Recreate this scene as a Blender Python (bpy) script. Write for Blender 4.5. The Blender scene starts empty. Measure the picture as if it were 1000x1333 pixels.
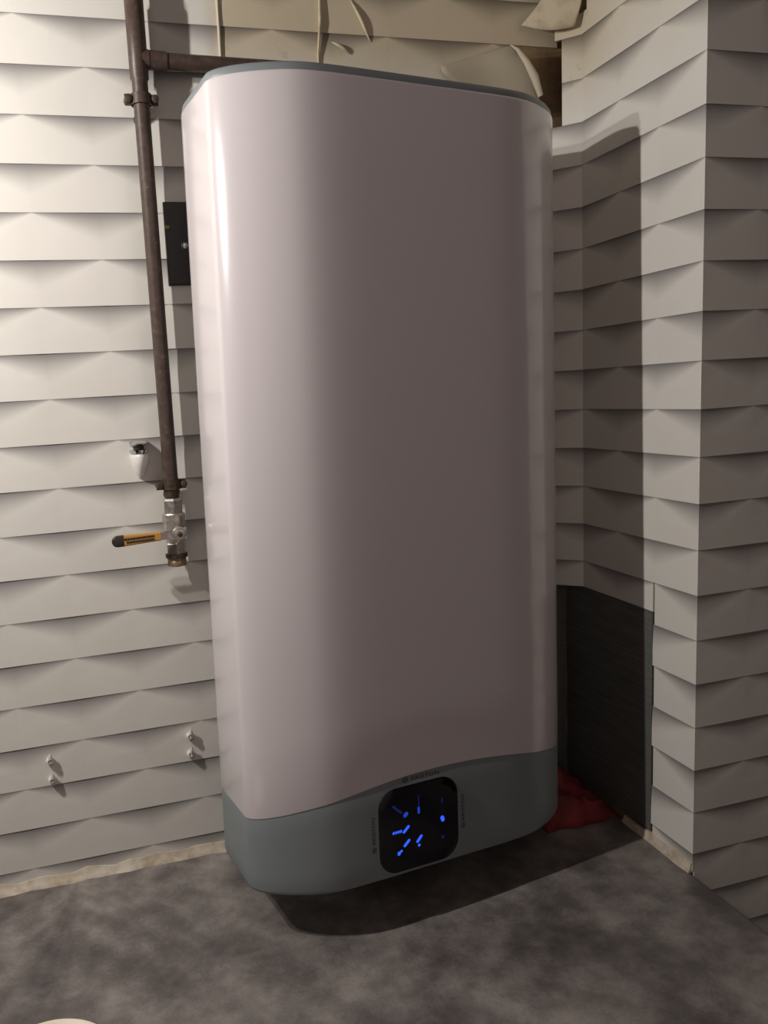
import bpy, bmesh, math, random
from mathutils import Vector, Matrix, noise
random.seed(7)
S = bpy.context.scene
COL = S.collection
H = 0.0644            # one wallpaper course in metres; everything below is laid out in courses
ZC = -19.468          # worktop height in courses
def M(x, y, z): return Vector((x*H, y*H, (z-ZC)*H))

# ------------------------------------------------------------ camera
cam = bpy.data.cameras.new('camera'); camo = bpy.data.objects.new('camera', cam); COL.objects.link(camo)
S.camera = camo
rt = Vector((0.96114662, -0.26993672, -0.05771787)); up = Vector((0.09421665, 0.12426722, 0.9877656)); fw = Vector((0.25946176, 0.95482555, -0.14487155))
m = Matrix((rt, up, -fw)).transposed().to_4x4(); m.translation = M(0.48239, -18.78124, -8.22826); camo.matrix_world = m
cam.sensor_fit = 'HORIZONTAL'; cam.sensor_width = 36; cam.lens = 36*1.04427661
cam.shift_x = 0.13407; cam.shift_y = 0.00247; cam.clip_start = 0.02

# ------------------------------------------------------------ world, lamps, exposure
w = bpy.data.worlds.new('room_air'); S.world = w; w.use_nodes = True
bg = w.node_tree.nodes['Background']; bg.inputs[0].default_value = (1.0, 0.87, 0.84, 1); bg.inputs[1].default_value = 0.010
def bulb(name, loc, power, rad):
    l = bpy.data.lights.new(name, 'POINT'); l.energy = power; l.shadow_soft_size = rad; l.color = (1.0, 0.955, 0.905)
    o = bpy.data.objects.new(name, l); o.location = loc; COL.objects.link(o)
bulb('lamp_bulb', M(-8.4, -6.75, -0.25), 24, 0.012)
bulb('lamp_bulb_small', M(-8.4, -6.75, -1.9), 12.5, 0.010)
S.view_settings.view_transform = 'Standard'; S.view_settings.look = 'None'
S.view_settings.exposure = 0.13; S.view_settings.gamma = 1.0; S.view_settings.use_curve_mapping = False

# ------------------------------------------------------------ materials
def mat(name, col, rough=.5, metal=0, coat=0, spec=.5, emit=None, es=0):
    a = bpy.data.materials.new(name); a.use_nodes = True
    b = a.node_tree.nodes['Principled BSDF']
    b.inputs['Base Color'].default_value = (*col, 1); b.inputs['Roughness'].default_value = rough
    b.inputs['Metallic'].default_value = metal; b.inputs['Coat Weight'].default_value = coat
    b.inputs['Specular IOR Level'].default_value = spec
    if emit: b.inputs['Emission Color'].default_value = (*emit, 1); b.inputs['Emission Strength'].default_value = es
    return a
class NT:
    def __init__(s, a): s.t = a.node_tree; s.b = s.t.nodes['Principled BSDF']
    def n(s, typ, **k):
        o = s.t.nodes.new(typ)
        for i, v in k.items(): setattr(o, i, v)
        return o
    def l(s, a, b): s.t.links.new(a, b)
    def math(s, op, a, b=None, clamp=False):
        o = s.n('ShaderNodeMath', operation=op, use_clamp=clamp)
        for i, v in enumerate((a, b)):
            if v is None: continue
            if isinstance(v, (int, float)): o.inputs[i].default_value = v
            else: s.l(v, o.inputs[i])
        return o.outputs[0]
    def noise(s, vec, scale, detail=4, rough=.5):
        o = s.n('ShaderNodeTexNoise'); o.inputs['Scale'].default_value = scale; o.inputs['Detail'].default_value = detail
        o.inputs['Roughness'].default_value = rough
        if vec is not None: s.l(vec, o.inputs['Vector'])
        return o.outputs[0]
    def ramp(s, f, stops):
        o = s.n('ShaderNodeValToRGB'); r = o.color_ramp
        while len(r.elements) < len(stops): r.elements.new(.5)
        for e, (p, c) in zip(r.elements, stops): e.position = p; e.color = (*c, 1) if len(c) == 3 else c
        s.l(f, o.inputs[0]); return o.outputs[0]
    def mix(s, f, a, b, mode='MIX'):
        o = s.n('ShaderNodeMix', data_type='RGBA', blend_type=mode)
        if isinstance(f, (int, float)): o.inputs[0].default_value = f
        else: s.l(f, o.inputs[0])
        for i, v in ((6, a), (7, b)):
            if isinstance(v, tuple): o.inputs[i].default_value = (*v, 1)
            else: s.l(v, o.inputs[i])
        return o.outputs[2]
    def bump(s, h, strength, dist=.01):
        o = s.n('ShaderNodeBump'); o.inputs['Strength'].default_value = strength; o.inputs['Distance'].default_value = dist
        s.l(h, o.inputs['Height']); s.l(o.outputs[0], s.b.inputs['Normal'])

def paper_mat():
    """printed vinyl paper: every brick carries a soft grey triangle under its upper edge"""
    a = mat('brick_pattern_paper', (.7, .68, .63), .55, spec=.35); t = NT(a)
    uv = t.n('ShaderNodeUVMap'); sx = t.n('ShaderNodeSeparateXYZ'); t.l(uv.outputs[0], sx.inputs[0])
    s_, v_ = sx.outputs[0], sx.outputs[1]
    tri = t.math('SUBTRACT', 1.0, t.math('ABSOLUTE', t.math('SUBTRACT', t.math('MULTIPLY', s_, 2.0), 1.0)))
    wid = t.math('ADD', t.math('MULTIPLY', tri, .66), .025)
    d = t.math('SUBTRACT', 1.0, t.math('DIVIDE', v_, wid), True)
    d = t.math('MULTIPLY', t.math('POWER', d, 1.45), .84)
    half = t.math('MULTIPLY', t.math('GREATER_THAN', s_, .5), .05)      # right half of each brick printed a touch lighter
    geo = t.n('ShaderNodeNewGeometry'); ps = geo.outputs['Position']
    n1 = t.noise(ps, 9, 5)
    base = t.mix(n1, (.66, .635, .585), (.73, .705, .65))
    base = t.mix(half, base, (.9, .88, .84))
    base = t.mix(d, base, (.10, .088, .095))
    # old glue and damp have yellowed the paper high in the corner
    px = t.n('ShaderNodeSeparateXYZ'); t.l(ps, px.inputs[0])
    f1 = t.math('MULTIPLY', t.math('SUBTRACT', px.outputs[0], .285), 30, True)
    f2 = t.math('ADD', t.math('MULTIPLY', t.math('SUBTRACT', px.outputs[2], 1.13), 9), t.math('MULTIPLY', t.math('SUBTRACT', n1, .5), .8), True)
    f3 = t.math('MULTIPLY', t.math('ADD', px.outputs[1], .17), 8, True)
    st = t.math('MULTIPLY', t.math('MULTIPLY', f1, f2), t.math('ADD', t.math('MULTIPLY', f3, .5), .35))
    base = t.mix(t.math('MULTIPLY', st, .95), base, t.mix(1.0, base, (.74, .64, .46), 'MULTIPLY'))
    sp = t.noise(ps, 34, 5, .65)
    spots = t.math('MULTIPLY', t.math('MULTIPLY', t.math('SUBTRACT', sp, .62), 9, True), st)
    base = t.mix(t.math('MULTIPLY', spots, .55), base, (.16, .09, .04))
    t.l(base, t.b.inputs['Base Color'])
    t.bump(t.noise(ps, 700, 2), .06, .002)
    return a
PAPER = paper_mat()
def plaster():
    a = mat('bare_brown_plaster', (.2, .13, .07), .9); t = NT(a); g = t.n('ShaderNodeNewGeometry')
    n = t.noise(g.outputs['Position'], 22, 6, .6)
    t.l(t.ramp(n, [(.3, (.15, .095, .05)), (.7, (.30, .21, .12))]), t.b.inputs['Base Color']); t.bump(n, .4, .004); return a
PLASTER = plaster()
def flapmat():
    a = mat('yellowed_paper_back', (.5, .42, .26), .8); t = NT(a); g = t.n('ShaderNodeNewGeometry')
    n = t.noise(g.outputs['Position'], 40, 5, .6)
    t.l(t.ramp(n, [(.3, (.36, .29, .18)), (.6, (.52, .45, .32))]), t.b.inputs['Base Color']); t.bump(n, .3, .003); return a
FLAP = flapmat()
PALE = mat('old_beige_paper', (.52, .46, .35), .7); STAIN = mat('stained_paper', (.36, .31, .23), .75)
def topmat():
    a = mat('dark_concrete_laminate', (.08, .075, .07), .44, spec=.5); t = NT(a); g = t.n('ShaderNodeNewGeometry')
    p = g.outputs['Position']; n1 = t.noise(p, 7, 6, .62); n2 = t.noise(p, 26, 6, .6); n3 = t.noise(p, 260, 3, .6)
    f = t.math('ADD', t.math('MULTIPLY', n1, .62), t.math('MULTIPLY', n2, .30)); f = t.math('ADD', f, t.math('MULTIPLY', n3, .10))
    t.l(t.ramp(f, [(.37, (.070, .059, .057)), (.48, (.135, .118, .112)), (.56, (.215, .192, .178)), (.68, (.35, .32, .285))]), t.b.inputs['Base Color'])
    t.bump(n3, .08, .002); return a
TOP = topmat()
def boardmat():
    a = mat('brushed_grey_board', (.12, .12, .115), .5, spec=.35); t = NT(a); g = t.n('ShaderNodeNewGeometry')
    mp = t.n('ShaderNodeMapping'); mp.inputs['Scale'].default_value = (14, 14, 420); t.l(g.outputs['Position'], mp.inputs[0])
    n = t.noise(mp.outputs[0], 1, 4, .6)
    t.l(t.ramp(n, [(.3, (.085, .088, .085)), (.7, (.165, .165, .155))]), t.b.inputs['Base Color']); t.bump(n, .25, .002); return a
BOARD = boardmat()
def rustpipe():
    a = mat('brown_painted_pipe', (.10, .065, .05), .42, spec=.4); t = NT(a); g = t.n('ShaderNodeNewGeometry')
    n = t.noise(g.outputs['Position'], 120, 5, .6)
    t.l(t.ramp(n, [(.3, (.050, .032, .025)), (.64, (.078, .053, .042)), (.78, (.20, .15, .12))]), t.b.inputs['Base Color']); t.bump(n, .15, .002); return a
PIPE = MPIPE = rustpipe()
def steelmat(name, c1, c2, metal=.9, rough=.35):
    a = mat(name, c1, rough, metal); t = NT(a); g = t.n('ShaderNodeNewGeometry'); n = t.noise(g.outputs['Position'], 150, 4, .6)
    t.l(t.ramp(n, [(.35, c1), (.65, c2)]), t.b.inputs['Base Color']); return a
NICKEL = steelmat('worn_nickel', (.38, .34, .30), (.62, .58, .53), .75, .32)
BRASS = steelmat('dull_brass', (.16, .11, .06), (.34, .26, .15), .7, .45)
RUST = steelmat('rusty_steel', (.035, .022, .016), (.085, .055, .036), .3, .6)
CHROME = mat('chrome', (.6, .6, .6), .12, 1)
WHITEP = mat('white_plastic', (.72, .69, .65), .35)
ENAMEL = mat('glossy_white_enamel', (.63, .58, .59), .22, coat=.6, spec=.5)
ENAMEL.node_tree.nodes['Principled BSDF'].inputs['Coat Roughness'].default_value = .10
def greyp():
    a = mat('satin_blue_grey_plastic', (.20, .225, .235), .42); t = NT(a); g = t.n('ShaderNodeNewGeometry'); t.bump(t.noise(g.outputs['Position'], 900, 2), .08, .001); return a
GREY = greyp()
GLASS = mat('black_glass', (.003, .003, .006), .12)
INK = mat('dark_ink', (.018, .02, .022), .5)
def led(n, st): return mat(n, (.0, .01, .05), .4, emit=(.025, .10, 1.0), es=st)
LED_HI, LED_MID, LED_LO = led('bright_blue_light', 1.15), led('blue_light', .38), led('faint_blue_light', .07)
BLACK = mat('black_plate', (.018, .014, .014), .5)
YELLOW = mat('yellow_vinyl_grip', (.50, .25, .06), .45)
DARKV = mat('dark_vinyl', (.03, .022, .016), .5)
def sealmat():
    a = mat('old_cream_sealant', (.55, .47, .36), .6); t = NT(a); g = t.n('ShaderNodeNewGeometry'); n = t.noise(g.outputs['Position'], 45, 5, .6)
    t.l(t.ramp(n, [(.3, (.40, .31, .21)), (.6, (.62, .55, .45))]), t.b.inputs['Base Color']); return a
SEAL = sealmat()
def clothmat():
    a = mat('dark_red_cloth', (.17, .012, .014), .75); t = NT(a); g = t.n('ShaderNodeNewGeometry'); n = t.noise(g.outputs['Position'], 25, 4)
    t.l(t.ramp(n, [(.3, (.13, .012, .015)), (.7, (.26, .026, .03))]), t.b.inputs['Base Color']); t.bump(n, .3, .006); return a
CLOTH = clothmat()
CHINA = mat('cream_glazed_china', (.80, .70, .56), .25, coat=.5)
FLOORM = mat('grey_floor', (.12, .11, .10), .6)

# ------------------------------------------------------------ object helpers
def tag(o, label=None, cat=None, group=None, kind=None):
    for k, v in (('label', label), ('category', cat), ('group', group), ('kind', kind)):
        if v: o[k] = v
    return o
def obj(name, verts, faces, material, parent=None, smooth=None, origin=None, uvs=None):
    me = bpy.data.meshes.new(name)
    wl = Vector(parent['_w']) if parent is not None else Vector((0, 0, 0))
    o0 = Vector(origin) if origin is not None else wl
    me.from_pydata([Vector(v)-o0 for v in verts], [], faces)
    bm = bmesh.new(); bm.from_mesh(me)
    if uvs is None: bmesh.ops.recalc_face_normals(bm, faces=bm.faces)
    bm.to_mesh(me); bm.free()
    me.materials.append(material)
    if uvs is not None:
        ul = me.uv_layers.new(name='UVMap')
        for lp in me.loops: ul.data[lp.index].uv = uvs[lp.vertex_index]
    if smooth:
        me.shade_smooth(); me.set_sharp_from_angle(angle=math.radians(smooth))
    o = bpy.data.objects.new(name, me); COL.objects.link(o); o.location = o0-wl
    o['_w'] = tuple(o0)
    if parent is not None: o.parent = parent
    return o
def empty(name, loc, label, cat, group=None):
    o = bpy.data.objects.new(name, None); COL.objects.link(o); o.location = loc; o.empty_display_size = .02
    o['_w'] = tuple(loc); return tag(o, label, cat, group)
class MB:
    def __init__(s): s.v = []; s.f = []
    def add(s, v, f):
        k = len(s.v); s.v += [Vector(p) for p in v]; s.f += [[i+k for i in q] for q in f]; return s
    def box(s, a, b):
        (x0, y0, z0), (x1, y1, z1) = a, b
        return s.add([(x0,y0,z0),(x1,y0,z0),(x1,y1,z0),(x0,y1,z0),(x0,y0,z1),(x1,y0,z1),(x1,y1,z1),(x0,y1,z1)],
                     [(0,3,2,1),(4,5,6,7),(0,1,5,4),(1,2,6,5),(2,3,7,6),(3,0,4,7)])
    def rings(s, rr, cap0=True, cap1=True):
        n = len(rr[0]); v = [p for r in rr for p in r]; f = []
        for i in range(len(rr)-1):
            for j in range(n): f.append((i*n+j, i*n+(j+1) % n, (i+1)*n+(j+1) % n, (i+1)*n+j))
        if cap0: f.append(tuple(range(n))[::-1])
        if cap1: f.append(tuple(range((len(rr)-1)*n, len(rr)*n)))
        return s.add(v, f)
    def lathe(s, c, axis, prof, n=24, phase=0):
        """prof: (distance along axis, radius) pairs, metres"""
        ax = Vector(axis).normalized(); u = ax.orthogonal().normalized(); w_ = ax.cross(u); c = Vector(c)
        return s.rings([[c+ax*d+u*(r*math.cos(2*math.pi*k/n+phase))+w_*(r*math.sin(2*math.pi*k/n+phase)) for k in range(n)] for d, r in prof])
    def tube(s, pts, r, n=16):
        pts = [Vector(p) for p in pts]; rr = []
        for i, p in enumerate(pts):
            t = (pts[min(i+1, len(pts)-1)]-pts[max(i-1, 0)]).normalized()
            ref = Vector((0, 1, 0)) if abs(t.y) < .9 else Vector((0, 0, 1))
            u = t.cross(ref).normalized(); w_ = t.cross(u); q = r[i] if isinstance(r, (list, tuple)) else r
            rr.append([p+u*(q*math.cos(2*math.pi*k/n))+w_*(q*math.sin(2*math.pi*k/n)) for k in range(n)])
        return s.rings(rr)
    def go(s, name, material, parent=None, smooth=None, origin=None): return obj(name, s.v, s.f, material, parent, smooth, origin)

# ------------------------------------------------------------ setting: walls, worktop, floor
L, X0 = 2.8132, 0.40746
W, D, AT = 13.4221, 4.92288, -0.04366
LR = 2.70
EPS = .06                                    # paper sits this far in front of the bare wall (courses)
ic = (W-math.tan(AT)*D, 0)                    # inner corner
dr = (-math.sin(AT), math.cos(AT))            # direction of right wall going in
ZT, ZF = 5.0, ZC-.85/H
def base_wall(name, a, b, back, parent=None):
    """slab standing on the line a-b (plan), thickness towards 'back'"""
    n = Vector(back); a = Vector(a); b = Vector(b); mb = MB()
    q = [a+n*EPS, b+n*EPS, b+n*1.6, a+n*1.6]
    mb.rings([[M(p.x, p.y, z) for p in q] for z in (ZF, ZT)])
    return tag(mb.go(name, PLASTER), kind='structure')
wb = base_wall('wall_back', (-9, 0), (ic[0]+1.2, 0), (0, 1))
wr = base_wall('wall_right', (W+.06, -D+.2), (ic[0], -.07), (dr[1], -dr[0]))
wp = base_wall('wall_pier', (W+.12, -D), (W+9, -D), (0, 1))

WALLM = mat('bounce_wall_paint', (.68, .59, .58), .7)
rm = MB().box(M(-17, -28.5, ZF), M(W+9, -27, ZT+12)); tag(rm.go('bounce_wall', WALLM), kind='structure')  # unseen wall behind the camera, added to bounce lamp light back as fill
cl = MB().box(M(-17, -28.5, ZT+12), M(W+9, 1.6, ZT+13)); tag(cl.go('ceiling', mat('darkened_ceiling', (.20, .175, .165), .8)), kind='structure')  # unseen ceiling, kept dark so less light bounces into the shadowed corner
def course_bricks(path, parent, u0, L_, rows, clip, noff=0, sg=1):
    """path: plan polyline with arc lengths; bricks in running bond along it. clip(k)->(ua,ub,t1)"""
    us = [0.0]
    for a, b in zip(path, path[1:]): us.append(us[-1]+(Vector(b)-Vector(a)).length)
    us = [u-noff for u in us]
    def at(u):
        i = max(0, min(len(path)-2, next((j for j in range(len(path)-1) if u < us[j+1]-1e-6), len(path)-2)))
        a, b = Vector(path[i]), Vector(path[i+1]); t = (b-a).normalized(); nrm = Vector((-t.y, t.x))*sg
        p = a+t*(u-us[i])
        for j in range(1, len(path)-1):
            if abs(u-us[j]) < 1e-5:
                t2 = (Vector(path[j+1])-Vector(path[j])).normalized(); t1 = (Vector(path[j])-Vector(path[j-1])).normalized()
                n2 = (Vector((-t1.y, t1.x))+Vector((-t2.y, t2.x)))*sg; n2.normalize()
                return Vector(path[j]), n2/max(.4, n2.dot(Vector((-t1.y, t1.x))*sg))
        return p, nrm
    for k in rows:
        for (ua, ub, ta, tb) in clip(k):
            j0 = math.floor((ua-u0)/L_)-1
            for j in range(j0, j0+40):
                a = u0+L_*(j+.5*(k % 2)); b = a+L_
                lo, hi = max(a, ua), min(b, ub)
                if hi-lo < .08: continue
                ul = sorted({round(x, 6) for x in [lo, hi, (a+b)/2, (3*a+b)/4, (a+3*b)/4]+[q for q in us] if lo-1e-6 <= x <= hi+1e-6})
                tl = [ta, (ta*.45+tb*.55), tb]
                v, f, uv = [], [], []
                for t in tl:
                    for u in ul:
                        s_ = (u-a)/L_; p, n = at(u)
                        rec = .022*(1-abs(2*s_-1))*max(0, 1-t/.6)      # upper edge sinks in mid-brick
                        q = p-n*rec; v.append(M(q.x, q.y, -k-t)); uv.append((s_, t))
                nu = len(ul); nt = 3
                for r in range(nt-1):
                    for c in range(nu-1): f.append((r*nu+c, (r+1)*nu+c, (r+1)*nu+c+1, r*nu+c+1))
                # edges turned back to the wall
                def skirt(idx):
                    base = len(v)
                    for i in idx:
                        u = ul[i % nu]; p, n = at(u); q = p-n*EPS*1.6
                        v.append(M(q.x, q.y, -k-tl[i//nu])); uv.append(uv[i])
                    for i in range(len(idx)-1): f.append((idx[i], idx[i+1], base+i+1, base+i))
                skirt(list(range(nu))); skirt([(nt-1)*nu+i for i in range(nu)][::-1])
                skirt([i*nu for i in range(nt)][::-1]); skirt([i*nu+nu-1 for i in range(nt)])
                f[:] = [tuple(reversed(q)) for q in f] if sg < 0 else f
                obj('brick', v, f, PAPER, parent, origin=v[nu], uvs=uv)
# back wall, left to right.  n of path (x increasing) = (0,1) -> away from camera, so path runs right to left
XB = 12.85                                    # where the paper leaves the back wall and bridges the corner
def clip_back(k):
    x1 = XB
    if k == 0: x1 = 12.15
    if k <= -1: x1 = 13.45
    if k >= 14: x1 = 11.2
    if k == 13: return [(-x1+20, -11.2+20, 0, .7), (20-11.2, 20+8.9, 0, 1)]
    return [(20-x1, 20+8.9, 0, 1)]
course_bricks([(20, 0), (-9, 0)], wb, 20-X0-20*L+L*10, L, range(-5, 19), clip_back)
course_bricks([(20, 0), (-9, 0)], wb, 20-X0-20*L+L*10, L, [19], lambda k: [(20-11.2, 28.9, 0, .36)])
# pier face, outer corner, right wall, bridged inner corner: one run from inside to outside
A = (W+dr[0]*4.15, -D+dr[1]*4.15)
chl = math.hypot(A[0]-XB, A[1])
path_r = [(XB, 0), A, (W, -D), (W+9, -D)]
NOFF = chl+4.15                                # u=0 at the outer corner; inside is negative
ub = -1.41                                     # edge of the grey board
def clip_right(k):
    lo = -NOFF
    if k == 0 or k == 1: lo = -4.62
    if k == -1: return [(-4.78, -3.95, .52, 1), (-3.95, LR*.5, 0, 1)]
    if k <= -2: lo = -3.55
    if k >= 14: lo = ub
    if k == 13: return [(-NOFF, ub, 0, .7), (ub, LR*.5, 0, 1)]
    return [(lo, LR*.5 if k % 2 else .0, 0, 1)]
course_bricks(path_r, wr, 0.0, LR, range(-5, 19), clip_right, NOFF, -1)
course_bricks(path_r, wr, 0.0, LR, [19], lambda k: [(ub, 0.05, 0, .42)], NOFF, -1)
course_bricks(path_r, wp, 0.0, LR, range(-5, 24), lambda k: [(.05 if k == 19 else 0.0 if k > 19 or k % 2 == 0 else LR*.5, LR*3, 0, 1)], NOFF, -1)

# sealant beads where wall meets worktop
def bead(name, a, b, nrm, hw, hd):
    """uneven fillet of sealant: hw up the wall, hd out over the worktop (metres)"""
    a, b, nrm = Vector(a), Vector(b), Vector(nrm); n = 60; rr = []
    for i in range(n+1):
        q = a.lerp(b, i/n); k1 = 1+.55*noise.noise(q*28); k2 = 1+.6*noise.noise(q*33+Vector((5, 2, 0))); z = Vector((0, 0, 1))
        rr.append([q-nrm*.004, q-nrm*.004+z*hw*k1, q+nrm*.0015+z*hw*k1, q+nrm*hd*k2*.45+z*hw*.42*k1, q+nrm*hd*k2+z*.0004, q+nrm*hd*k2-z*.0003])
    mb = MB().rings(rr); return tag(mb.go(name, SEAL, smooth=50), kind='structure')
bead('trim_1', M(-8.8, 0, ZC), M(11.2, 0, ZC), (0, -1, 0), .013, .011)
bead('trim_2', M(W+dr[0]*2.4, -D+dr[1]*2.4, ZC), M(W-.0, -D+.03, ZC), (-dr[1], dr[0], 0), .014, .006)

# worktop
mb = MB(); e = lambda y: W-.03+dr[0]/dr[1]*(y+D)
yb = -10.6
pl = [(-8.9, EPS), (-8.9, yb), (e(yb), yb), (e(-D), -D-.02), (e(-D)+.04, -D+.1), (ic[0], -.02), (ic[0], EPS)]
t_ = .038/H
def inset(z, d): return [M(x+(d if x < 0 else -d), y+(d if y < -6 else 0), z) for x, y in pl]
mb.rings([inset(ZC-t_, .0), inset(ZC-.06, 0), inset(ZC-.015, .015), inset(ZC, .06)])
tag(mb.go('worktop', TOP, origin=M(2, -5, ZC-t_)), 'dark mottled concrete-look worktop running under the water heater along both walls', 'worktop')
fl = MB().box(M(-14, -26, ZF-.5), M(W+9, 1.6, ZF)); tag(fl.go('floor', FLOORM), kind='structure')

# grey board in the inner corner
bd = empty('backing_board', M(13.4, -1.2, -18.95), 'dark grey brushed board filling the inner corner behind the water heater, no wallpaper on it', 'board')
n_in = Vector((-dr[1], dr[0]))
def sheet(name, a, b, nrm, z0, z1):
    a, b, n = Vector(a), Vector(b), Vector(nrm)
    q = [a, b, b-n*.055, a-n*.055]
    mb = MB(); mb.rings([[M(p.x, p.y, z) for p in q] for z in (z0, z1)]); mb.go(name, BOARD, bd)
Pb = (W+dr[0]*(-ub+.0), -D+dr[1]*(-ub))
sheet('side_sheet', (W+dr[0]*1.425, -D+dr[1]*1.425), (ic[0], -.005), n_in, -19.22, -13.715)
sheet('back_sheet', (11.215, 0), (ic[0]-.05, 0), (0, -1), -19.22, -13.715)

# torn paper flaps in the top corner (parts of the back wall)
def flap(name, rows, material, parent, thick=.02, sub=3):
    """rows: grid of (x,y,z) control points -> smooth sheet"""
    g = rows
    for _ in range(sub-1):
        def dens(line): 
            o = []
            for i in range(len(line)-1):
                p0, p1, p2, p3 = (Vector(line[max(0, i-1)]), Vector(line[i]), Vector(line[i+1]), Vector(line[min(len(line)-1, i+2)]))
                o += [p1, (p1+p2)*.5625-(p0+p3)*.0625]
            return o+[Vector(line[-1])]
        g = [dens(r) for r in g]; g = [list(c) for c in zip(*[dens(c) for c in zip(*g)])]
    nr, nc = len(g), len(g[0])
    v = [M(*(p+Vector((0, -.03*noise.noise(p*2.3), .0)))) for r in g for p in r]
    f = [(i*nc+j, i*nc+j+1, (i+1)*nc+j+1, (i+1)*nc+j) for i in range(nr-1) for j in range(nc-1)]
    o = obj(name, v, f, material, parent, 60)
    so = o.modifiers.new('thickness', 'SOLIDIFY'); so.thickness = thick*H; so.offset = 0
    return o
f1 = flap('torn_paper_flap', [
    [(10.2, -.07, -.62), (11.0, -.16, -.40), (11.9, -.42, -.20), (12.05, -.30, -.28)],
    [(10.25, -.10, -.80), (11.1, -.22, -.62), (11.8, -.50, -.50), (12.25, -.52, -.62)],
    [(10.6, -.08, -1.05), (11.4, -.18, -1.0), (12.1, -.50, -.92), (12.50, -.50, -1.0)],
    [(11.2, -.05, -1.7), (11.8, -.12, -1.7), (12.4, -.35, -1.5), (12.70, -.35, -1.45)]], STAIN, wb)
mb = MB(); mb.tube([M(*p) for p in [(11.85, -.46, -.20), (12.02, -.50, -.32), (12.22, -.56, -.62), (12.42, -.58, -.95), (12.62, -.52, -1.35)]], [.001, .0030, .0052, .0062, .0040], 10)
mb.go('paper_curl', PALE, wb, 60)
f2 = flap('torn_paper_flap', [
    [(12.35, -.15, .40), (12.8, -.45, 1.0), (12.95, -.65, 1.9)],
    [(12.75, -.40, .20), (13.05, -.7, .9), (13.15, -.9, 1.9)],
    [(13.10, -.62, .14), (13.32, -.90, .8), (13.36, -1.05, 1.9)],
    [(13.40, -.80, .16), (13.46, -1.02, .8), (13.46, -1.12, 1.9)]], FLAP, wb)
# lifted vertical paper joint left of the corner
mb = MB(); mb.tube([M(4.80, -.02, z/4) for z in range(20, -5, -1)], [.0022+.0012*noise.noise(Vector((0, 0, z*.4))) for z in range(25)], 8)
mb.go('lifted_paper_seam', PALE, wb, 60)
mb = MB()
pts = [(7.19, -.03, 1.8), (7.20, -.05, .9), (7.17, -.07, .2), (7.10, -.04, -.5), (7.1, -.02, -1.2)]
mb.tube([M(*p) for p in pts], [.0008, .0018, .0026, .0016, .0006], 8); mb.go('lifted_paper_seam', FLAP, wb, 60)
for (x, z, a, ln) in ((7.95, .75, -1.1, 1.0), (7.45, -.2, -.5, .5)):
    d = Vector((math.cos(a), 0, math.sin(a)))
    mb = MB(); mb.tube([M(*(Vector((x, -.02, z))+d*(ln*t/6)+Vector((0, -.05*math.sin(t/6*math.pi), 0)))) for t in range(7)], [.0005+.0022*math.sin(t/6*math.pi) for t in range(7)], 8)
    mb.go('paper_crease', FLAP, wb, 60)

# ------------------------------------------------------------ water heater
XC, YF, AW, RC, BU, PW, ZTOP, ZBOT, ZTR, CAP = 7.665, 4.068, 4.005, 1.25, 2.1, 7.6, -2.481, -18.304, -16.743, .173
YAW, ROLL, PIT, RY, TA = .13, -.017, -.026, .55, .612
def xf(x, y, z):
    X, Y, Z = x-XC, y+YF, z+10
    X, Y = X*math.cos(YAW)-Y*math.sin(YAW), X*math.sin(YAW)+Y*math.cos(YAW)
    X, Z = X*math.cos(ROLL)-Z*math.sin(ROLL), X*math.sin(ROLL)+Z*math.cos(ROLL)
    Y, Z = Y*math.cos(PIT)-Z*math.sin(PIT), Y*math.sin(PIT)+Z*math.cos(PIT)
    return M(X+XC, Y-YF, Z-10)
def profile(off=0):
    yfront = lambda x: -YF+BU*abs(x/AW)**PW
    sl_ = BU*PW/AW*((AW-RC)/AW)**(PW-1); ctl = yfront(AW-RC)+sl_*RC; yc = ctl+RY
    def arc(t):          # conic from the flank into the front curve, tangent to both
        w0, w1, w2 = (1-t)**2, 1.5*2*t*(1-t)*.52, t*t; q = w0+w1+w2
        return (AW*(w0+w1)/q+(AW-RC)*w2/q, (yc*w0+ctl*w1+yfront(AW-RC)*w2)/q)
    yb_ = -YF+2.5; o = []
    for s in range(0, 7):
        t = s/6*math.pi/2; o.append((-AW+1.0*(1-math.sin(t)) , yb_+.75*math.cos(t)))
    o.append((-AW, (yc+yb_)/2))
    for s in range(15):
        x_, y_ = arc(s/14); o.append((-x_, y_))
    N = 40
    for i in range(1, N): x = -(AW-RC)+2*(AW-RC)*i/N; o.append((x, yfront(x)))
    for s in range(14, -1, -1):
        o.append(arc(s/14))
    o.append((AW, (yc+yb_)/2))
    for s in range(6, -1, -1):
        t = s/6*math.pi/2; o.append((AW-1.0*(1-math.sin(t)), yb_+.75*math.cos(t)))
    if off:
        r = []
        for i in range(len(o)):
            a = Vector(o[i-1]); b = Vector(o[(i+1) % len(o)]); t = (b-a).normalized(); n = Vector((t.y, -t.x))
            # plan loop runs left-back, front, right-back: outward normal
            r.append(tuple(Vector(o[i])-n*-off))
        o = r
    return o
def ring(z, off=0, arch=0):
    P = profile(off); return [xf(XC+x, y, z+arch*TA*(1-(min(1, abs(x)/AW))**2)) for x, y in P]
heater = empty('water_heater', M(XC, -1.0, ZBOT), 'tall white wall-hung water heater with grey base band and blue lit display', 'water heater')
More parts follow.
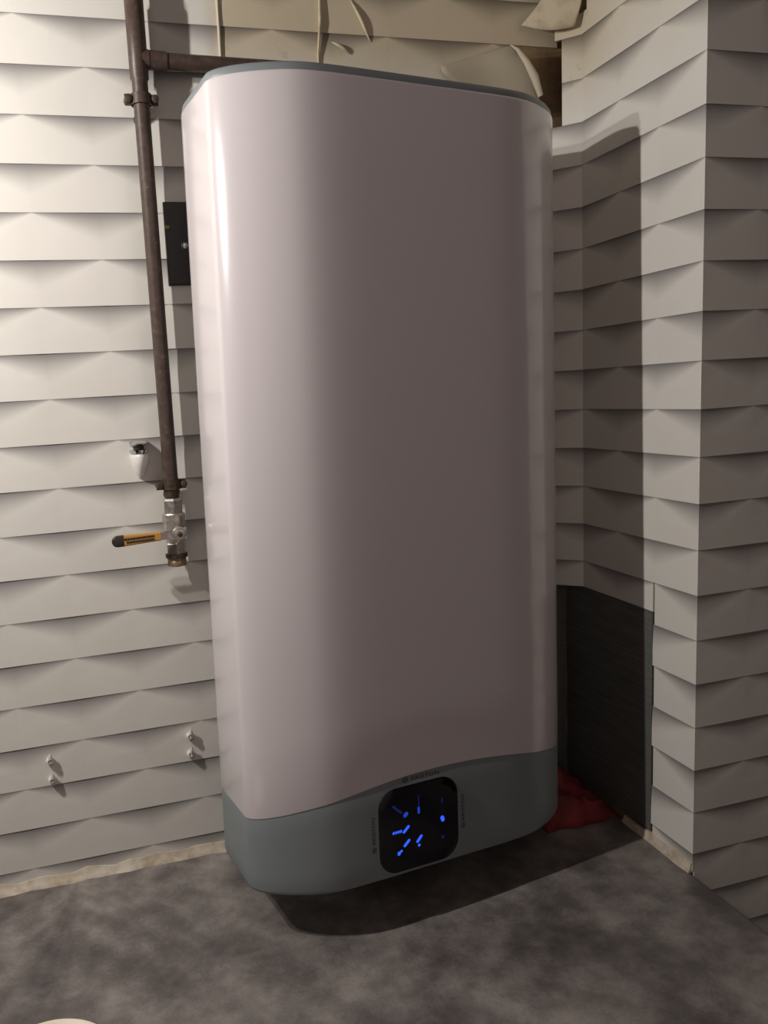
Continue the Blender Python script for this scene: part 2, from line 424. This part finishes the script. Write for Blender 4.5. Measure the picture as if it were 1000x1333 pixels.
# plain cover between cap and base band; its lower edge arches up in the middle
rr = [ring(ZTOP, -.035), ring(ZTOP-.02, -.005), ring(ZTOP-.06, .0)]
for i in range(1, 9): rr.append([a.lerp(b, i/9) for a, b in zip(ring(ZTOP-.06), ring(ZTR, 0, 1))])
rr += [ring(ZTR+.03, 0, 1), ring(ZTR+.008, -.006, 1), ring(ZTR, -.03, 1)]
mb = MB(); mb.rings(rr, False, False); mb.go('cover', ENAMEL, heater, 50)
mb = MB(); mb.rings([ring(ZTOP-.04, -.04), ring(ZTOP+.0, -.035), ring(ZTOP+CAP*.55, -.03), ring(ZTOP+CAP*.85, -.06), ring(ZTOP+CAP, -.16), ring(ZTOP+CAP+.01, -.5)]); mb.go('top_cap', GREY, heater, 50)
rr = [ring(ZTR+.05, -.035, 1), ring(ZTR-.01, -.022, 1), ring(ZTR-.05, -.012, 1)]
for i in range(1, 5): rr.append([a.lerp(b, i/5) for a, b in zip(ring(ZTR-.05, -.012, 1), ring(ZBOT+.12, -.012))])
rr += [ring(ZBOT+.10, -.014), ring(ZBOT+.03, -.04), ring(ZBOT, -.10)]
mb = MB(); mb.rings(rr); mb.go('base_band', GREY, heater, 50)
# back box and hanging bracket, between the cover and the wall
mb = MB(); q = [(-AW+1.1, -.9), (AW-1.1, -.9), (AW-1.1, -.45), (-AW+1.1, -.45)]
mb.rings([[M(XC+x, y, z) for x, y in q] for z in (ZBOT+1.2, ZTOP-1.0)]); mb.go('back_box', GREY, heater)
for z in (-5, -14):
    mb = MB().box(M(XC-3, -.5, z-.5), M(XC+3, .0, z+.5)); mb.go('wall_bracket', BLACK, heater)
# outlet stubs under the base
for sx in (-.9, .9):
    mb = MB(); c = xf(XC+sx, -1.9, ZBOT+.02); mb.lathe(c, (0, 0, -1), [(0, .013), (.012, .013), (.012, .0105), (.045, .0105)], 16); mb.go('outlet', BRASS, heater, 40)

def surf(s, z, off): return xf(XC+s+.05, -YF+BU*abs(s/AW)**PW-off, z-.022)
def patch(name, outline, off, thick, material, parent, nr=6):
    """raised smooth plate following the front of the heater"""
    cx = sum(p[0] for p in outline)/len(outline); cz = sum(p[1] for p in outline)/len(outline)
    rr = []
    for k, (sc, o_) in enumerate([(1.0, off), (1.0, off+thick*.7), (.985, off+thick)]+[(1-(i/nr)*.98, off+thick) for i in range(1, nr+1)]):
        rr.append([surf(cx+(s-cx)*sc, cz+(z-cz)*sc, o_) for s, z in outline])
    mb = MB(); mb.rings(rr); return mb.go(name, material, parent, 40)
def rsq(cx, cz, a, b, r, n=8):
    o = []
    for qx, qz, t0 in ((1, 1, 0), (-1, 1, 1), (-1, -1, 2), (1, -1, 3)):
        for i in range(n+1):
            t = (t0+i/n)*math.pi/2; o.append((cx+qx*(a-r)+r*math.cos(t), cz+qz*(b-r)+r*math.sin(t)))
    return o
PO = -.012
panel = patch('control_panel', rsq(-.58, -17.25, .965, .915, .42), PO-.01, .045, GLASS, heater)
def stroke(p, q, wd0, material, name='led_segment'):
    p, q = Vector(p), Vector(q); d = (q-p); ln = d.length; d = d/ln if ln > 1e-6 else Vector((0, 1)); n = Vector((-d.y, d.x)); o = []
    for i in range(9):
        t = i/8*math.pi; wd = wd0*.78; o.append(tuple(q+d*(wd*math.sin(t))+n*(wd*math.cos(t))))
    for i in range(9):
        t = i/8*math.pi; o.append(tuple(p-d*(wd*math.sin(t))-n*(wd*math.cos(t))))
    patch(name, o[::-1], PO+.032, .009, material, panel, 1)
stroke((-1.205, -16.70), (-1.03, -16.87), .030, LED_LO)
stroke((-.935, -16.955), (-.900, -16.925), .055, LED_MID)
for x in (-1.225, -1.165, -1.105, -1.050): stroke((x, -17.285), (x+.012, -17.262), .026, LED_HI)
stroke((-.972, -17.31), (-.860, -17.21), .036, LED_HI)
stroke((-.592, -16.60), (-.60, -16.86), .014, LED_LO); stroke((-.60, -16.86), (-.60, -16.97), .035, LED_MID)
stroke((-.960, -17.61), (-.855, -17.515), .038, LED_HI)
stroke((-1.105, -17.755), (-1.10, -17.735), .045, LED_HI); stroke((-1.050, -17.71), (-1.042, -17.702), .032, LED_HI)
stroke((-.650, -17.595), (-.555, -17.495), .038, LED_HI); stroke((-.617, -17.688), (-.611, -17.682), .035, LED_HI)
stroke((-.025, -16.80), (-.025, -16.88), .022, LED_LO)
stroke((-.028, -17.22), (-.012, -17.27), .055, LED_HI)
stroke((-.02, -17.65), (-.02, -17.655), .045, LED_LO)
# printed maker's mark above and on both sides of the display
def lettering(c, ang, size, txt='ARISTON'):
    cu = bpy.data.curves.new('lettering', 'FONT'); cu.body = txt; cu.size = 1; cu.align_x = 'LEFT'; cu.align_y = 'CENTER'; cu.space_character = 1.12; cu.resolution_u = 2
    to = bpy.data.objects.new('lettering', cu); COL.objects.link(to)
    me = bpy.data.meshes.new_from_object(to); bpy.data.objects.remove(to)
    ca, sa = math.cos(ang), math.sin(ang); V = []
    for q in me.vertices:
        x, y = q.co.x*size*1.15, q.co.y*size
        V.append(surf(c[0]+x*ca-y*sa, c[1]+x*sa+y*ca, .003+.001))
    F = [tuple(p.vertices) for p in me.polygons]
    # round emblem in front of the word: ring with a bar
    ex = -size*.95
    def ee(x, y): return surf(c[0]+x*ca-y*sa, c[1]+x*sa+y*ca, .004)
    k = len(V); n = 20
    for r in (.46, .33):
        for i in range(n): V.append(ee(ex+size*r*math.cos(2*math.pi*i/n), size*r*math.sin(2*math.pi*i/n)))
    F += [(k+i, k+(i+1) % n, k+n+(i+1) % n, k+n+i) for i in range(n)]
    k = len(V)
    for x, y in ((-.26, -.06), (.26, -.06), (.26, .06), (-.26, .06)): V.append(ee(ex+size*x, size*y))
    F.append((k, k+1, k+2, k+3))
    return obj('logo', V, F, INK, heater)
lettering((-.765, -16.208), -.015, .135)
lettering((-1.665, -17.435), math.pi/2-.0, .115)
lettering((.52, -17.43), math.pi/2, .115)

# ------------------------------------------------------------ pipe, clamps, valve
OY = -.43
PR = .0108
pipe = empty('supply_pipe', M(2.9, OY, -10.4), 'brown painted steel pipe running down the white wall left of the heater', 'pipe')
mb = MB(); prof = [(4.9, PR), (1.2, PR*1.02), (.25, PR*1.05), (.2, PR*1.22), (-1.35, PR*1.2), (-1.4, PR*1.02), (-9.9, PR*1.0), (-10.15, PR)]
mb.tube([M(2.9, OY, z) for z, r in prof], [r for z, r in prof], 24); mb.go('riser', PIPE, pipe, 40)
mb = MB(); mb.tube([M(2.9, OY, -.965), M(3.12, OY, -.965), M(3.13, OY, -.965), M(3.5, OY, -.972), M(3.52, OY, -.972), M(6.6, OY, -1.01)], [PR*1.15, PR*1.22, PR*1.15, PR*1.12, PR*.98, PR*.98], 20); mb.go('side_branch', PIPE, pipe, 40)
mb = MB(); mb.lathe(M(2.9, OY, -9.95), (0, 0, -1), [(0, PR*1.05), (.02, PR*1.1), (.026, PR*.93), (.038, PR*.95)], 20); mb.go('threaded_end', RUST, pipe, 40)
def clamp(z, label, width):
    PIPE = RUST if z < -5 else MPIPE
    c = empty('pipe_clamp', M(2.9, 0, z), label, 'pipe clamp', 'clamps holding the brown pipe')
    ce = M(2.9, OY, z)
    mb = MB(); mb.lathe(ce+Vector((0, 0, -.007)), (0, 0, 1), [(0, PR*1.08), (0, PR*1.34), (.014, PR*1.34), (.014, PR*1.08)], 24); mb.go('band', PIPE, c, 40)
    for sx in (-1, 1):
        mb = MB().box(ce+Vector((sx*PR*1.2-.004, -.0022, -.007)), ce+Vector((sx*(PR+width)+.0, .0022, .007))) if sx > 0 else MB().box(ce+Vector((-(PR+width), -.0022, -.007)), ce+Vector((-PR*1.2+.004, .0022, .007)))
        mb.go('ear', PIPE, c)
        mb = MB(); mb.lathe(ce+Vector((sx*(PR+width*.62), -.010, 0)), (0, 1, 0), [(0, .003), (.001, .0052), (.006, .0055), (.018, .0055), (.021, .003)], 12); mb.go('bolt', RUST if z < -5 else PIPE, c, 40)
    mb = MB(); mb.tube([M(2.9, OY, z)+Vector((0, PR, 0)), M(2.9, -.06, z-.25), M(2.9, .05, z-.25)], [.006, .006, .012], 12); mb.go('stand_off', PIPE, c, 40)
clamp(-1.78, 'brown two-eared pipe clamp near the top, below the side branch', .012)
clamp(-10.08, 'dark two-eared pipe clamp just above the shut-off valve', .011)

vz = lambda z: M(2.9, OY, z)
valve = empty('ball_valve', vz(-11.95), 'worn nickel ball valve with yellow lever at the bottom end of the pipe', 'valve')
mb = MB(); mb.lathe(vz(-10.40), (0, 0, -1), [(0, .0125), (.003, .0150), (.022, .0150), (.024, .0135)], 6, .3); mb.go('upper_hex', NICKEL, valve, 25)
mb = MB(); mb.lathe(vz(-10.74), (0, 0, -1), [(0, .0135), (.002, .0172), (.010, .0172), (.014, .0168), (.026, .0175), (.036, .0158), (.044, .0140)], 24); mb.go('body', NICKEL, valve, 40)
mb = MB(); mb.lathe(vz(-11.42), (0, 0, -1), [(0, .0135), (.002, .0152), (.017, .0152), (.019, .013)], 6, .3); mb.go('lower_hex', NICKEL, valve, 25)
mb = MB(); mb.lathe(vz(-11.68), (0, 0, -1), [(0, .013), (.001, .0165), (.006, .0165), (.007, .0142)], 24); mb.go('seal_ring', RUST, valve, 40)
mb = MB(); mb.lathe(vz(-11.78), (0, 0, -1), [(0, .0142), (.003, .0142), (.004, .0132), (.006, .0142), (.012, .0142), (.013, .0115)], 24); mb.go('end_nipple', BRASS, valve, 40)
sc = M(2.93, OY, -11.16)
mb = MB(); mb.lathe(sc+Vector((0, -.012, 0)), (0, -1, 0), [(0, .008), (.012, .008), (.016, .0075)], 20); mb.go('stem', NICKEL, valve, 40)
lever = MB()
la = sc+Vector((0, -.0275, 0))
def bar(mb, x0, x1, h0, h1, y0, y1, zoff0, zoff1):
    a = [Vector((x0, y, z)) for y, z in ((y0, zoff0-h0), (y1, zoff0-h0), (y1, zoff0+h0), (y0, zoff0+h0))]
    b = [Vector((x1, y, z)) for y, z in ((y0, zoff1-h1), (y1, zoff1-h1), (y1, zoff1+h1), (y0, zoff1+h1))]
    mb.rings([[la+p for p in a], [la+p for p in b]])
bar(lever, .011, -.030, .0085, .0055, -.0012, .0012, 0, -.0015)
lv = lever.go('lever', NICKEL, valve)
# yellow sleeve with a rounded dark end
def sleeve(name, x0, x1, h0, h1, th, material, parent, round_end=False):
    n = 10; rr = []
    out = [(x0, h0), (x1, h1)]
    if round_end: out += [(x1-h1*math.sin(t*math.pi/2/6), h1*math.cos(t*math.pi/2/6)) for t in range(1, 6)]
    mb = MB(); rr = []
    for x, h in out:
        z0 = -.0015+(x+.030)*.028
        rr.append([la+Vector((x, th*c, z0+h*s)) for c, s in ((-1, -.75), (-.7, -1), (.7, -1), (1, -.75), (1, .75), (.7, 1), (-.7, 1), (-1, .75))])
    mb.rings(rr); return mb.go(name, material, parent, 30)
sl = sleeve('grip', -.0265, -.080, .0062, .0080, .0035, YELLOW, lv)
sleeve('grip_end', -.0795, -.0885, .0081, .0081, .0037, DARKV, lv, True)
mb = MB(); x = -.040
for line, zz in ((0, .0018), (1, -.0028)):
    x = -.036
    while x > -.076:
        wd = random.uniform(.0018, .0040); z0 = -.0015+(x+.030)*.028+zz
        mb.box(la+Vector((x-wd, -.0040, z0-.0015)), la+Vector((x, -.0030, z0+.0015))); x -= wd+.0006
mb.go('worn_print', DARKV, lv)
mb = MB(); mb.lathe(sc+Vector((0, -.0288, 0)), (0, -1, 0), [(0, .0098), (.002, .0102), (.003, .0085)], 24); mb.lathe(sc+Vector((0, -.0318, 0)), (0, -1, 0), [(0, .0068), (.006, .0068), (.0065, .0058)], 6); mb.go('stem_nut', NICKEL, valve, 30)
mb = MB(); mb.lathe(sc+Vector((0, -.0380, 0)), (0, -1, 0), [(0, .0036), (.004, .0036), (.005, .002)], 14); mb.go('stem_tip', RUST, valve, 40)

# ------------------------------------------------------------ small things fixed to the left wall
plate = empty('cover_plate', M(3.8, 0, -5.6), 'black rectangular plate with screws on the wall between pipe and heater', 'plate')
mb = MB()
def pl_ring(y, d): return [M(3.25+d, y, -5.6+d), M(4.3-d, y, -5.6+d), M(4.3-d, y, -3.79-d), M(3.25+d, y, -3.79-d)]
mb.rings([pl_ring(.02, 0), pl_ring(-.10, 0), pl_ring(-.13, .03)]); mb.go('plate_face', BLACK, plate)
def screw(c, r, parent, material=CHROME):
    mb = MB(); mb.lathe(c, (0, -1, 0), [(0, r), (r*.35, r*.95), (r*.7, r*.6), (r*.78, .0002)], 16); mb.go('screw', material, parent, 50)
screw(M(3.66, -.125, -4.74), .0058, plate); screw(M(3.31, -.125, -4.34), .0036, plate, BRASS); screw(M(4.05, -.125, -4.74), .0058, plate)

clip = empty('shelf_clip', M(2.27, 0, -9.9), 'small white tapered shelf bracket with chrome jaw, left of the pipe', 'shelf bracket')
def halfcup(c, prof, n=14):
    """prof: (z, half width, depth) ; D-shaped sections with flat side on the wall"""
    rr = []
    for z, a, d in prof:
        rr.append([Vector((c.x+a*math.cos(t), -d*math.sin(t)-.0, c.z+z)) for t in [math.pi*i/n for i in range(n+1)]]+[Vector((c.x-a*.98, .002, c.z+z)), Vector((c.x+a*.98, .002, c.z+z))])
    mb = MB(); mb.rings(rr); return mb
cc = M(2.27, 0, -9.35)
halfcup(cc, [(0, .0135, .026), (-.004, .0142, .028), (-.018, .0115, .022), (-.030, .0072, .013), (-.036, .0035, .006), (-.0375, .0015, .003)]).go('body', WHITEP, clip, 50)
halfcup(cc, [(.0005, .0130, .026), (.004, .0142, .028), (.0062, .0142, .028), (.0072, .011, .022)]).go('jaw', CHROME, clip, 40)
halfcup(cc, [(.0072, .0080, .012), (.0125, .0080, .012)]).go('throat', DARKV, clip, 40)
halfcup(cc, [(.0125, .0125, .022), (.0155, .0140, .026), (.0185, .0125, .022), (.0195, .008, .013)]).go('cap', CHROME, clip, 50)
for (x, z, lab) in ((-.39, -16.38, 'white wall plug with screw at lower left, upper of the left pair'), (-.385, -16.86, 'white wall plug with screw at lower left, lower of the left pair'),
                    (2.93, -16.34, 'white wall plug with screw nearer the heater, upper of that pair'), (2.915, -16.80, 'white wall plug with screw nearer the heater, lower of that pair')):
    pg = empty('wall_plug', M(x, 0, z), lab, 'wall plug', 'white wall plugs on the left wall')
    c = M(x, .05, z); mb = MB(); mb.lathe(c, (0, -1, 0), [(0, .0055), (.006, .0062), (.009, .0058), (.011, .0048), (.011, .003), (.008, .003)], 14); mb.go('collar', WHITEP, pg, 40)
    mb = MB(); mb.lathe(M(x, .05, z)+Vector((.0, -.0075, 0)), Vector((.45, -1, -.6)), [(0, .0022), (.004, .0022), (.004, .0042), (.0055, .0046), (.007, .0036)], 12); mb.go('screw', NICKEL, pg, 40)
    mb = MB(); t = Vector((.001, -.0105, .005)); mb.lathe(M(x, .05, z)+t, (0, -.3, 1), [(0, .0035), (.006, .0025), (.009, .0006)], 8); mb.go('plug_tab', WHITEP, pg, 40)

# ------------------------------------------------------------ red cloth and dish on the worktop
N = 26; V = []; F = []
for i in range(N+1):
    for j in range(N+1):
        u, v_ = i/N, j/N
        x = 11.35+2.1*u; y = -2.35+1.75*v_
        edge = min(1, min(u, 1-u)*7)*min(1, min(v_, 1-v_)*9)
        hgt = (.22+2.5*(1-u)**1.0*(.12+.88*v_)*(1-.2*v_))*edge
        p = Vector((x*1.5, y*1.8, 0)); hgt *= 1+.55*noise.noise(p*1.1)+.25*noise.noise(p*2.9)
        hgt += .09*edge*abs(noise.noise(Vector((x*2.2+y*1.5, y-x*.6, 3.))))
        xx = x+.10*noise.noise(Vector((0, y*2, 1))); yy = y+.14*noise.noise(Vector((x*2, 0, 2)))
        V.append(M(xx, yy, ZC+.012+max(0, hgt)))
for i in range(N):
    for j in range(N): F.append((i*(N+1)+j, (i+1)*(N+1)+j, (i+1)*(N+1)+j+1, i*(N+1)+j+1))
o = obj('cloth', V, F, CLOTH, None, 70, M(12.4, -1.5, ZC))
so = o.modifiers.new('thickness', 'SOLIDIFY'); so.thickness = .0015; so.offset = 1
tag(o, 'crumpled dark red cloth lying on the worktop in the corner right of the heater', 'cloth')
dc = M(-.70, -6.10, ZC)
mb = MB(); R_ = .078
mb.lathe(dc, (0, 0, 1), [(0, .040), (.003, .042), (.005, .045), (.012, .066), (.0175, R_-.001), (.0185, R_), (.0195, R_-.001), (.0188, R_-.004), (.013, .063), (.0075, .043), (.006, .0005)], 48)
tag(mb.go('saucer', CHINA, None, 40, dc), 'cream saucer on the worktop, only its rim showing at the bottom left edge', 'saucer')
for o in list(bpy.data.objects):
    if '_w' in o: del o['_w']
